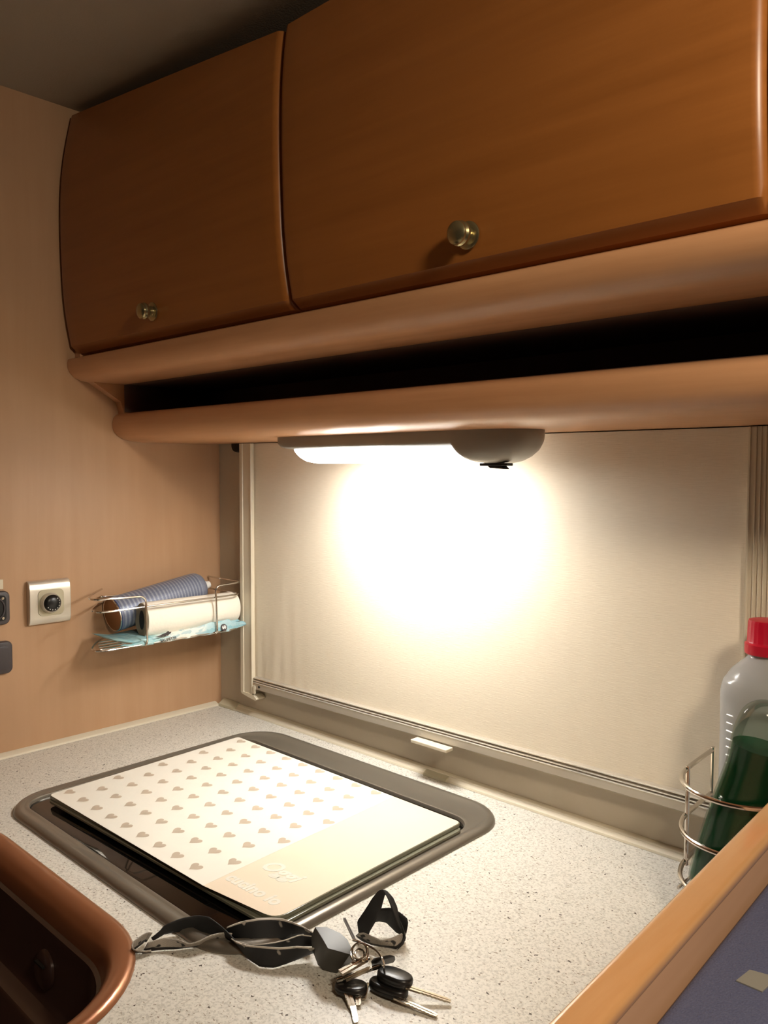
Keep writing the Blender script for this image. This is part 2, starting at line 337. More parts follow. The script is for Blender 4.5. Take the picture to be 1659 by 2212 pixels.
for r in range(9):
    y=-.4085+.0345*r
    for c in range(11):
        x=.2385+.0365*c+(.0185+.002 if r%2 else 0)
        lim=.5695-.013*(y+.4255)/.3008
        if x+.009<lim:
            if hme is None:
                bm=newbm(); bm.faces.new([bm.verts.new((a,b,0)) for a,b in hs][::-1]); bm.normal_update()
                hme=bpy.data.meshes.new('heart'); bm.to_mesh(hme); bm.free(); hme.materials.append(M['heart'])
                if hme.polygons[0].normal.z<0: hme.flip_normals()
            h=bpy.data.objects.new('heart',hme); COL.objects.link(h); h.parent=pn
            h.location=Vector((x,y,.01445))-Vector(up_['_o']); h.rotation_euler=(0,0,random.uniform(-.05,.05))
a=math.radians(1.5)
def flat(x,y): return axes((x,y,.0144),(math.cos(a),math.sin(a),0),(-math.sin(a),math.cos(a),0),(0,0,1))
M['print_outline']=mat('pale_grey_print_outline',srgb(214,212,198),.3)
def flat2(x,y): q=flat(x,y); q[2][3]-=.00004; return q
part('letter_outline',text_bm('Oggi',.028,flat2(.604,-.352),shear=.3,extrude=.00008,bold=.0009),'print_outline',pn,smooth=False)
part('letter_outline',text_bm('cucino io',.0215,flat2(.612,-.3945),shear=.1,extrude=.00008,bold=.0009),'print_outline',pn,smooth=False)
part('lettering',text_bm('Oggi',.028,flat(.604,-.352),shear=.3,extrude=.00008,bold=.0004),'white_print',pn,smooth=False,label='white script word')
part('lettering',text_bm('cucino io',.0215,flat(.612,-.3945),shear=.1,extrude=.00008,bold=.0005),'white_print',pn,smooth=False,label='white printed words')

# ---------------- window blind ----------------
wb=top('window_blind','cream woven roller blind drawn down in its plastic guide rails','blind',loc=(.53,-.01,.03))
X0,X1,Z0,Z1=.112,.958,.060,.4835
NX,NZ=150,60; bm=newbm(); G=[]
for i in range(NX+1):
    x=X0+(X1-X0)*i/NX; col=[]
    for j in range(NZ+1):
        z=Z0+(Z1-Z0)*j/NZ; u=(x-X0)
        amp=.0007*math.exp(-u/.22)*math.exp(-(z-Z0)/.10)*(.6+.4*math.sin(u*61+1))+.00015*math.exp(-(z-Z0)/.2)
        y=-.011+amp*math.sin(u*2*math.pi/.026+8*(z-Z0)+2.2*math.sin(u*23))+.0014*math.exp(-((u-.05-.18*(z-Z0))/.012)**2)*math.exp(-(z-Z0)/.15)*-1
        col.append(bm.verts.new((x,y,z)))
    G.append(col)
for i in range(NX):
    for j in range(NZ): bm.faces.new((G[i][j],G[i+1][j],G[i+1][j+1],G[i][j+1]))
part('blind_fabric',bm,'fabric',wb)
def grooved(x0,x1,yf,ridges):
    p=[(x0,0),(x0,yf)]
    for a,b in ridges: p+=[(a,yf),(a+.0006,yf-.0016),(b-.0006,yf-.0016),(b,yf)]
    p+=[(x1,yf),(x1,-.014),(x1-.004,-.014),(x1-.004,0)]; return p
part('guide_rail',prism(newbm(),grooved(.088,.1215,-.019,[(.0885,.097),(.1185,.1213)]),2,.043,.4835),'rail_plastic',wb)
part('guide_rail',prism(newbm(),grooved(.954,1.012,-.019,[(.9545,.957),(.961,.963),(.966,.968),(.971,.973),(.976,.978),(.984,1.010)]),2,.012,.4835),'rail_plastic',wb)
ec=part('rail_end_cap',prism(newbm(),fillet([(.089,.0435,0),(.1235,.0435,0),(.1335,.037,0),(.132,.034,0),(.108,.036,0),(.092,.038,0)],.004,4,True) and [(p.x,p.y) for p in fillet([(.089,.0435,0),(.1235,.0435,0),(.1335,.038,0),(.132,.034,0),(.110,.037,0),(.092,.040,0)],.004,4,True)],1,-.021,-.001),'rail_plastic',wb)
def tilt(bm):
    for v in bm.verts: v.co.z+=(v.co.x-.7)*.0095
    return bm
bar=part('bottom_bar',tilt(prism(newbm(),[(-.001,.0585),(-.018,.0585),(-.0195,.0600),(-.0195,.0700),(-.0165,.0712),(-.0165,.0722),(-.0185,.073),(-.0185,.0745),(-.0155,.0755),(-.0155,.077),(-.0175,.0775),(-.017,.079),(-.012,.080),(-.001,.080)],0,.1225,.953)),'alu',wb)
for z in (.0706,.0738,.0783): part('ridge',tilt(prism(newbm(),[(-.0150,z-.0006),(-.0200 if z<.072 else -.0188,z-.0006),(-.0200 if z<.072 else -.0188,z+.0006),(-.0150,z+.0006)],0,.1230,.9525)),'alu_bright',bar)
part('pull_tab',bx(.505,.5700,-.034,-.019,.0512,.0560),'rail_plastic',bar,bevel=.001)
for x in (.1400,.927): part('screw',tilt(revolve(newbm(),[(0,0),(.0022,0),(.0022,.0012),(0,.0012)],(x,-.0192,.065),(0,-1,0),12)),'black_rubber',bar)
part('bar_bracket',bx(.1245,.1300,-.0215,-.0195,.046,.060),'rail_plastic',bar)
part('roller_bearing',revolve(newbm(),[(0,0),(.013,0),(.0135,.003),(.012,.009),(0,.010)],(.062,0,.482),(0,-1,0)),'black_plastic',wb)

# ---------------- overhead cabinet ----------------
CX1=1.75
oc=top('overhead_cabinet','brown wooden overhead cabinet with curved doors and open recess below','cabinet',loc=(.87,-.14,.48))
PR=[(-.2845,.6205),(-.290,.648),(-.2945,.674),(-.2985,.715),(-.3005,.773),(-.3010,.815),(-.3000,.859),(-.2970,.897),(-.292,.931),(-.284,.970),(-.277,1.0)]
FC=[(p.x,p.y) for p in spline([(a,b,0) for a,b in PR],4)]
def door(x0,x1,topz):
    r=.009; st=[]
    for k in range(7): 
        t=k/6*math.pi/2; st.append((x0+r*(1-math.cos(t)),r*(1-math.sin(t))))
    mid=[(x0+r+(x1-x0-2*r)*k/20,0) for k in range(1,20)]
    st=st+mid+[(x0+x1-a,b) for a,b in st[::-1]]
    rings=[]
    for x,off in st:
        zt=topz(x); f=[(y,z) for y,z in FC]
        sc=(zt-.6205)/(1.0-.6205)
        ring=[]
        def yf(z):
            for (ya,za),(yb,zb) in zip(FC,FC[1:]):
                if za<=z<=zb+1e-9: return ya+(yb-ya)*(z-za)/(zb-za)
            return FC[-1][0]
        n=34
        for k in range(n+1):
            z=.6205+(zt-.6205)*k/n; e=0
            if z<.6205+.004: e=.004-(z-.6205)
            ring.append((x,yf(z)+off+e*.6,z))
        ring+=[(x,-.262,zt),(x,-.262,.6205)]
        rings.append(ring)
    return loft(newbm(),rings)
def knob(parent,x,y,z):
    ax=Vector((0,-1,-.07)).normalized()
    b=part('knob',revolve(newbm(),[(.0,0),(.0125,0),(.0125,.0012),(.011,.0022),(.0075,.0028),(.0068,.006),(.0078,.0085),(.0108,.0105),(.0112,.0135),(.0102,.0150),(.0098,.0156),(.0105,.0165),(.0102,.0185),(.0080,.0205),(.004,.0215),(0,.0218)],(x,y,z),ax),'brass_knob',parent); return b
d1=part('door',door(.006,.5395,lambda x:.990-.122*x),'cab_wood',oc)
d2=part('door',door(.5425,1.0555,lambda x:.926),'cab_wood',oc)
d3=part('door',door(1.0585,1.74,lambda x:.905),'cab_wood',oc)
knob(d1,.262,-.2915,.652); knob(d2,.800,-.2920,.650)
part('carcass',bx(.004,CX1,-.258,-.002,.600,.896),'cab_wood',oc,smooth=False)
part('side_panel',prism(newbm(),[(-.002,.489),(-.19,.489),(-.2,.500),(-.2015,.5325),(-.206,.549),(-.254,.5785),(-.270,.600),(-.275,.615),(-.275,.95),(-.27,.985),(-.002,.985)],0,.0005,.018),'shelf_wood',oc)
part('light_rail',prism(newbm(),[(-.2,.6135),(-.283,.6135),(-.2870,.6115),(-.2885,.606),(-.288,.599),(-.2845,.591),(-.277,.584),(-.266,.5795),(-.252,.578),(-.2,.5775)],0,.0012,CX1),'shelf_wood',oc)
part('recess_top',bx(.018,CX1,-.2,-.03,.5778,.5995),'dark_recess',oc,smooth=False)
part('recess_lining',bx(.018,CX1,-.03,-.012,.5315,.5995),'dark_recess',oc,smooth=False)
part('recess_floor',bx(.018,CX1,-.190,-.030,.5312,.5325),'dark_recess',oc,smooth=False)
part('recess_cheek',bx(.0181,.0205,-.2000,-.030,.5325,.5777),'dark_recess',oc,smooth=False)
sp_=[(-.002,.531),(-.198,.531),(-.2055,.5290),(-.2105,.5240),(-.2130,.5150),(-.2125,.5070),(-.2095,.4995),(-.2030,.4930),(-.1930,.4885),(-.1780,.4852),(-.1600,.4840),(-.146,.4838),(-.002,.4848)]
part('shelf_board',prism(newbm(),sp_,0,.0010,CX1),'shelf_wood',oc)

# ---------------- under-shelf lamp ----------------
lm=top('shelf_lamp','switched-on grey under-shelf lamp with glowing white diffuser and rounded switch end','lamp',loc=(.55,-.11,.446))
LY=-.107
def sect(x,zb,zt,hw,p=2.6,n=28):
    out=[]
    for k in range(n+1):
        t=math.pi*k/n; c=math.cos(t); s=math.sin(t)
        out.append((x,LY+hw*math.copysign(abs(c)**(2/p),c),zt-(zt-zb)*abs(s)**(2/p)))
    return out
rings=[]
st=[(.3455,.4815,.030),(.3465,.477,.036),(.350,.4725,.040),(.357,.4688,.042),(.366,.4672,.043),(.377,.4668,.043),(.45,.4666,.043),(.55,.4664,.043),(.64,.4662,.043),(.664,.4660,.043),(.6665,.4650,.0435),(.670,.4600,.0438),(.675,.4545,.044),(.682,.4500,.044),(.690,.4470,.044),(.700,.4455,.044),(.712,.4455,.043),(.724,.4475,.041),(.734,.4515,.038),(.743,.4570,.033),(.750,.4640,.026),(.755,.4725,.017),(.757,.4805,.008)]
for x,zb,hw in st: rings.append(sect(x,zb,.4842,hw,9 if x<.66 else max(3.2,9-(x-.66)*140)))
part('housing',loft(newbm(),rings),'lamp_grey',lm)
m=M['diffuser']=mat('lit_white_diffuser',srgb(250,246,236),.4)
N,L,B=nodes(m); g=N.new('ShaderNodeNewGeometry'); sx_=N.new('ShaderNodeSeparateXYZ'); L.new(g.outputs['Position'],sx_.inputs[0])
e=ramp(m,sx_.outputs[0],[(.38,(.16,.16,.16,1)),(.435,(.25,.25,.25,1)),(.465,(1,1,1,1)),(.50,(.55,.55,.55,1)),(.54,(1,1,1,1)),(.575,(.3,.3,.3,1)),(.67,(.16,.16,.16,1))])
ml=N.new('ShaderNodeMath'); ml.operation='MULTIPLY'; ml.inputs[1].default_value=LAMP; nsp=N.new('ShaderNodeSeparateXYZ'); L.new(g.outputs['Normal'],nsp.inputs[0]); ng=N.new('ShaderNodeMapRange'); ng.inputs['From Min'].default_value=0; ng.inputs['From Max'].default_value=-1; ng.inputs['To Min'].default_value=.13; ng.inputs['To Max'].default_value=1.25; L.new(nsp.outputs[2],ng.inputs[0]); mm=N.new('ShaderNodeMath'); mm.operation='MULTIPLY'; L.new(e,mm.inputs[0]); L.new(ng.outputs[0],mm.inputs[1]); e=mm.outputs[0]; L.new(e,ml.inputs[0]); L.new(ml.outputs[0],B.inputs['Emission Strength'])
B.inputs['Emission Color'].default_value=(1,.975,.925,1)
rings=[]
for x,zb,hw in [(.3775,.4655,.030),(.379,.4620,.034),(.383,.4570,.035),(.389,.4520,.0355),(.396,.4487,.0355),(.405,.4472,.0355),(.50,.4468,.0355),(.60,.4466,.0355),(.665,.4466,.0355),(.678,.4468,.0355)]: rings.append(sect(x,zb,.4672,hw,4))
part('diffuser',loft(newbm(),rings),'diffuser',lm)
sw=part('switch',bx(.690,.728,-.125,-.112,.4430,.4462),'black_plastic',lm,bevel=.0008)
bm=bx(.700,.720,-.124,-.113,.4405,.4432)
for v in bm.verts:
    if v.co.z<.442: v.co.x+=.004; v.co.z-=.0012 if v.co.x>.715 else 0
part('rocker',bm,'black_plastic',sw,bevel=.0006)

# ---------------- wall controls on the left wall ----------------
cp=top('control_plate','silver square wall plate with black dotted round dial','control',loc=(.0,-.325,.195))
pf=[(.0,.1955),(.0065,.1965),(.0095,.2005),(.0108,.208),(.0112,.229),(.0108,.250),(.0095,.2585),(.0065,.2635),(.0,.265)]
part('frame',prism(newbm(),pf,1,-.3595,-.2935),'silver',cp,bevel=.0012)
bm=newbm(); rg=lambda x,ins,r:[(x,p[0],p[1]) for p in rrect(-.3465+ins,-.3055-ins,.2095+ins,.2505-ins,r,0,8)]
loft(bm,[rg(.0105,0,.008),rg(.0118,0,.008),rg(.0121,.0004,.0076)]); part('inner_plate',bm,'beige_plate',cp)
dl=part('dial',revolve(newbm(),[(.0155,0),(.0158,.003),(.0152,.007),(.0146,.0090),(.0138,.0096),(.0134,.0088)],(.012,-.3285,.2300),(1,0,0),40),'silver',cp)
part('dial_cap',revolve(newbm(),[(.0133,.0),(.0132,.0005),(.0118,.0032),(.0080,.0052),(.004,.0060),(0,.0062)],(.0206,-.3285,.2300),(1,0,0),40),M['black_plastic'],dl,label='glossy black domed centre')
for k in range(9):
    t=math.radians(215+24*k); part('dot',revolve(newbm(),[(0,0),(.00085,0),(.00085,.0006),(0,.0007)],(.0243,-.3285+.0098*math.cos(t),.2300+.0098*math.sin(t)),(1,0,0),8),'white',dl)
def socket(z0,z1,y0,y1,label,closed):
    s=top('socket',label,'socket',loc=(0,(y0+y1)/2,z0))
    r=lambda x,i,rr:[(x,p[0],p[1]) for p in rrect(y0+i,y1-i,z0+i,z1-i,rr,0,8)]
    part('frame',loft(newbm(),[r(0.0002,0,.009),r(.005,0,.009),r(.0075,.0015,.008),r(.008,.003,.007)]),'charcoal',s)
    if closed:
        part('cover_flap',loft(newbm(),[r(.0078,.0065,.006),r(.0095,.0068,.006),r(.0102,.009,.005)]),'charcoal',s)
    else:
        part('inset',loft(newbm(),[r(.0078,.006,.006),r(.0084,.0062,.006)]),'black_plastic',s)
        c=((y0+y1)/2,(z0+z1)/2)
        part('outlet_ring',tube(newbm(),[(.0088,c[0]+.0165*math.cos(t/32*2*math.pi),c[1]+.0175*math.sin(t/32*2*math.pi)) for t in range(32)],.0014,6,True),'charcoal',s)
        for zz in (z0+.0105,z1-.0105): part('screw',revolve(newbm(),[(0,0),(.0022,0),(.0020,.001),(0,.0012)],(.0084,y1-.0115,zz),(1,0,0),10),'nickel',s)
    return s
socket(.2035,.2545,-.438,-.387,'open black square wall socket cut by the left photo edge','')
socket(.1285,.1780,-.434,-.3845,'lower charcoal wall socket with closed flap near the worktop',True)
top('wall_tag','small cream tag on the wall above the black socket','tag',bm=bx(0.0002,.004,-.425,-.3955,.2575,.2715),m='rail_plastic')

# ---------------- left wire basket and contents ----------------
wr='chrome'
bk=top('wire_basket','chrome wire basket on the left wall holding can and roll','basket',loc=(.05,-.17,.15))
def left_end(x1,z,d=0): return spline([(.003,-.232-d,z),(x1*.28,-.258-d,z),(x1*.56,-.281-d,z),(x1*.80,-.295-d,z),(x1*.95,-.290-d,z),(x1,-.268-d,z)],5)
def ring_path(y0,y1,x1,z,r=.018): return left_end(x1,z)[:-1]+fillet([(x1,y0+.04,z),(x1,y1,z),(.003,y1,z)],r,7)
part('top_rail',tube(newbm(),ring_path(-.308,-.030,.105,.2205),.0016),wr,bk)
part('back_rail',tube(newbm(),fillet([(.003,-.236,.229),(.010,-.244,.229),(.012,-.236,.229),(.012,-.03,.2255),(.003,-.026,.2255)],.004,4),.0014),wr,bk)
part('bottom_rail',tube(newbm(),ring_path(-.300,-.030,.102,.1600),.0016),wr,bk)
for i,x in enumerate((.018,.036,.054,.072,.088)): part('bottom_wire',tube(newbm(),[(x,-.247-.42*x+(.012 if x>.08 else 0),.1562),(x,-.034,.1562)],.0011,6),wr,bk)
part('stirrup',tube(newbm(),left_end(.1075,.2405,.005)[:-1]+fillet([(.1075,-.270,.2400),(.1075,-.217,.2375),(.1075,-.2155,.1575),(.010,-.215,.1545)],.012,6),.0016),wr,bk)
part('stirrup',tube(newbm(),fillet([(.003,-.028,.2420),(.1075,-.032,.2420),(.1075,-.0855,.2400),(.1075,-.0825,.1575),(.010,-.082,.1545)],.010,6),.0016),wr,bk)
def cyl_path(a,b,prof,sx=1,sy=1,n=32,ref=(1,0,0)):
    a=Vector(a); b=Vector(b); L_=(b-a).length; return revolve(newbm(),[(r,h*L_) for r,h in prof],a,(b-a),n,sx,sy,ref)
a_,b_=(.032,-.234,.2010),(.032,-.060,.2300)
cn=top('spray_can','blue grey printed can leaning in the wall basket','can',loc=(.032,-.15,.17))
part('body',cyl_path(a_,b_,[(.0268,0),(.0285,.004),(.0285,.02),(.0283,.5),(.0280,.90),(.0270,.93),(.0235,.965),(.017,.99),(.010,1.0)],1,1,40),'can_blue',cn)
ax=(Vector(b_)-Vector(a_)).normalized()
part('base_rim',tube(newbm(),[Vector(a_)+Vector((1,0,0))*.0272*math.cos(t)+ax.cross(Vector((1,0,0)))*.0272*math.sin(t) for t in [k*2*math.pi/36 for k in range(36)]],.0013,6,True),'chrome',cn)
part('base',revolve(newbm(),[(.0262,-.0012),(.0262,-.0006),(.02,-.0003),(0,-.0002)],a_,ax,32),'can_end',cn,label='metal can base coloured with the brown wall reflection')
part('nozzle',revolve(newbm(),[(.0078,0),(.0078,.007),(.0066,.009),(.0060,.0135),(0,.014)],Vector(b_),ax,18),'white',cn,label='white nozzle')
rl=top('tissue_roll','white tissue roll lying in the wall basket in front of the can','roll',loc=(.081,-.115,.165))
ra,rb=(.0770,-.2065,.1945),(.0770,-.0250,.1940)
part('paper',cyl_path(ra,rb,[(.0095,.012),(.0100,.0),(.020,-.004),(.0268,.0),(.0272,.01),(.0270,.5),(.0262,.97),(.024,1.0)],.79,1.04,40),'paper',rl)
part('roll_end',cyl_path(ra,rb,[(.0098,-.0008),(.0255,-.0062),(.0258,-.0040)],.79,1.04,36),'paper_core',rl)
part('core_shade_disc',cyl_path(ra,rb,[(.0105,-.0066),(.0108,-.0062)],.7,1.45,28),'black_rubber',rl,label='black disc for the shade in the hollow centre')  # flat black disc stands in for the shade inside the core
wp=newbm(); NY,NXX=40,12; rings=[]
for i in range(NY+1):
    t=i/NY; y=-.264+.244*t; e=min(1,math.sin(math.pi*min(max(t,.0),1))**.45+.02); hw=.043*(.80+.20*e); hh=.0058*e+.0004
    cz=.1645+.006*max(0,(t-.8)/.2)+.008*max(0,(.12-t)/.12)
    cz=max(cz,.1582+hh)
    ring=[]
    for k in range(24):
        a=2*math.pi*k/24; c,s=math.cos(a),math.sin(a)
        bulge=(.010*e*max(0,(t-.55)/.45)+.002*e) if (c>.3 and s>-.2) else 0
        ring.append((.0545+hw*math.copysign(abs(c)**.8,c),y,cz+hh*math.copysign(abs(s)**.8,s)*(1+.15*math.sin(9*t+3*c))+bulge*max(0,c)*max(0,s+.3)))
    rings.append(ring)
loft(wp,rings)
wpo=top('wipes_pack','pale blue plastic pack of wipes under the tissue roll','wipes',loc=(.055,-.155,.158))
part('film',wp,'wipes',wpo)
bm=newbm(); rings=[]
for i in range(41):
    t=i/40; y=-.258+.242*t; hgt=.0075+.0125*max(0,min(1,(t-.25)/.45))**1.2; hgt*=min(1,math.sin(math.pi*t)**.5+.05) if t<.1 or t>.86 else 1
    zz=.1580+ (.007*((t-.86)/.14) if t>.86 else 0)+(.006*((.1-t)/.1) if t<.1 else 0)
    w=.0010*math.sin(t*40)+.0006*math.sin(t*93)
    rings.append([(.0965,y,zz),(.1022+w,y,zz),(.1034+w,y,zz+hgt*.35),(.1026+w*.5,y,zz+hgt*.8),(.1004,y,zz+hgt+w*.6),(.0988,y,zz+hgt*.9)])
part('film_front',loft(bm,rings),'wipes',wpo)
# printed label strip standing on the front of the pack
fm=lambda y,z:axes((.1055,y,z),(0,.997,.02),(-.35,-.02,.93),(.93,0,.35))
part('lettering',text_bm('SALVIETTE',.0064,fm(-.176,.1625),bold=.0001),'black_rubber',wpo,smooth=False)
part('count_badge',revolve(newbm(),[(0,0),(.0062,0),(.0062,.0006),(0,.0007)],(.1042,-.067,.1665),(.93,0,.35),20),'charcoal',wpo)
part('lettering',text_bm('60',.0078,axes((.1052,-.067,.1668),(0,.997,.02),(-.35,-.02,.93),(.93,0,.35)),bold=.0003),'white',wpo,smooth=False)
bm=newbm(); pts=[(-.196,.1725),(-.188,.1735),(-.182,.1755),(-.176,.1765),(-.172,.179),(-.170,.177),(-.1665,.177),(-.168,.1745),(-.171,.1735),(-.1725,.1715),(-.175,.1728),(-.178,.1708),(-.181,.1722),(-.185,.1712),(-.188,.1722)]
prism(bm,[(y_-.004,z_-.003) for y_,z_ in pts],0,.1040,.1052); part('print_mark',bm,'charcoal',wpo,smooth=False,label='small dark printed animal mark')

# ---------------- right wire basket and bottles ----------------
rk=top('wire_basket','chrome three-ring wire basket on the back wall holding two bottles','basket',loc=(.98,-.08,.04))
def rp(z): return spline([(.9265,-.0225,z),(.9275,-.055,z),(.9295,-.095,z),(.933,-.115,z),(.941,-.133,z),(.955,-.148,z),(.972,-.156,z),(.992,-.158,z),(1.012,-.152,z),(1.026,-.138,z),(1.031,-.118,z),(1.031,-.05,z),(1.031,-.0225,z)],5)
for z in (.140,.093,.0455): part('ring',tube(newbm(),rp(z),.0024,10),'chrome',rk)
for x,y in ((.931,-.0975),(.9275,-.0245),(1.0285,-.09),(1.0285,-.0245)): part('post',tube(newbm(),[(x,y,.042),(x,y,.1435)],.0022,8),'chrome',rk)
for x in (.945,.965,.985,1.005): part('bottom_wire',tube(newbm(),[(x,-.0225,.0425),(x,-.148,.0425)],.0016,6),'chrome',rk)
b1=top('bottle','cloudy clear plastic bottle with ribbed red cap','bottle',loc=(.9955,-.05,.045))
c1=(.9925,-.066,.0448); 
def sq(r,h,p=2.6,n=48,c=c1):
    out=[]
    for k in range(n):
        t=2*math.pi*k/n+.75; x=math.cos(t); y=math.sin(t)
        out.append((c[0]+r*math.copysign(abs(x)**(2/p),x)*.93,c[1]+r*math.copysign(abs(y)**(2/p),y)*.93,c[2]+h))
    return out
P1=[(.033,0),(.039,.002),(.0415,.008),(.0415,.140),(.0415,.158),(.0418,.170),(.0415,.180),(.0390,.190),(.0335,.199),(.026,.206),(.020,.211),(.0172,.2145),(.0165,.222)]
PS=[(p.x,p.y) for p in spline([(a,b,0) for a,b in P1],3)]
bm=newbm(); loft(bm,[sq(r,h,2.6 if h<.19 else 2.1) for r,h in PS]); part('body',bm,'clear',b1)
def ribcap(c,ax,r0,h0,h1,n=72):
    bm=newbm(); rings=[]
    for r,h,w in ((r0*1.10,h0,0),(r0*1.12,h0+.002,0),(r0*1.12,h0+.0095,0),(r0*1.02,h0+.011,0),(r0,h0+.012,1),(r0*.97,h1-.003,1),(r0*.93,h1-.0005,0),(r0*.80,h1,0)):
        rings.append([(c[0]+(r-(.0006*w*(k%3==0)))*math.cos(2*math.pi*k/n),c[1]+(r-(.0006*w*(k%3==0)))*math.sin(2*math.pi*k/n),c[2]+h) for k in range(n)])
    return loft(bm,rings)
part('cap',ribcap(c1,None,.0178,.2165,.2495),'red_cap',b1)
rt=Vector((.7269,.6868,0)).normalized(); fw=Vector((.6868,-.7269,0)).normalized()
for k in range(12):
    z=.2050-.0078*k; ang=math.radians(19)
    p=Vector((c1[0],c1[1],z))-rt*.0415*math.cos(ang)*1.04+fw*.0415*math.sin(ang)*1.04
    t=(rt*math.sin(ang)+fw*math.cos(ang)).normalized()
    part('graduation_mark',tube(newbm(),[p-t*.0030,p+t*.0050],.0008,5),'embossed',b1)
b2=top('bottle','clear bottle of green liquid leaning in front of the red-capped one','bottle',loc=(.965,-.125,.045))
A0=Vector((.9750,-.131,.0475)); A1=Vector((1.0200,-.131,.2320)); ad_=(A1-A0); LL=ad_.length
def oval(rx,ry,h,n=36):
    ax=ad_.normalized(); u=Vector((rt.x,rt.y,0)); u=(u-u.dot(ax)*ax).normalized(); v=ax.cross(u); c=A0+ad_*h
    return [c+u*rx*math.cos(2*math.pi*k/n)+v*ry*math.sin(2*math.pi*k/n)*.92 for k in range(n)]
P2=[(.020,.0),(.0265,.012),(.0285,.05),(.0290,.2),(.0280,.4),(.0262,.55),(.0248,.65),(.0252,.72),(.0262,.80),(.0258,.87),(.0238,.925),(.0195,.965),(.0130,.990),(.005,1.0)]
P2S=[(p.x,p.y) for p in spline([(a,b,0) for a,b in P2],3)]
part('body',loft(newbm(),[oval(r,r*.85,h) for r,h in P2S]),'clear2',b2)
part('green_liquid',loft(newbm(),[oval(r-.0018,r*.85-.0018,max(h,.012)) for r,h in P2S if h<.79]),'green',b2,label='dark green liquid')

# ---------------- partition and cushion ----------------
px=lambda y:1.039-.0385*y
def sheared(bm):
    for v in bm.verts: v.co.x+=-.0385*v.co.y
    return bm
pt_=top('partition','low wooden partition with rounded varnished edge right of the worktop','partition',loc=(1.06,-.5,-.9))
part('panel',sheared(prism(newbm(),[(1.0405,-.9),(1.0590,-.9),(1.0590,.176),(1.0405,.176)],1,-1.02,-.001)),'rail_side',pt_,smooth=False)
cap=[(p.x,p.y) for p in fillet([(1.039,.171,0),(1.0605,.171,0),(1.0605,.1805,0),(1.039,.1805,0)],.0045,6,True)]
part('edge_moulding',sheared(prism(newbm(),cap,1,-1.02,-.001)),'rail_wood',pt_)
cu=top('cushion','navy blue fabric backrest behind the wooden partition','cushion',loc=(1.12,-.5,-.3))
bm=prism(newbm(),[(p.x,p.y) for p in fillet([(1.0600,-.35,0),(1.170,-.35,0),(1.170,.152,0),(1.0600,.152,0)],.008,5,True)],1,-1.0,-.012)
sheared(bm); part('upholstery',bm,'navy',cu)
bm=newbm(); prism(bm,[(1.0985,-.430),(1.1125,-.430),(1.1145,-.411),(1.1005,-.4145)],2,.1521,.1528); part('patch',bm,'patch',cu,label='small grey woven patch')

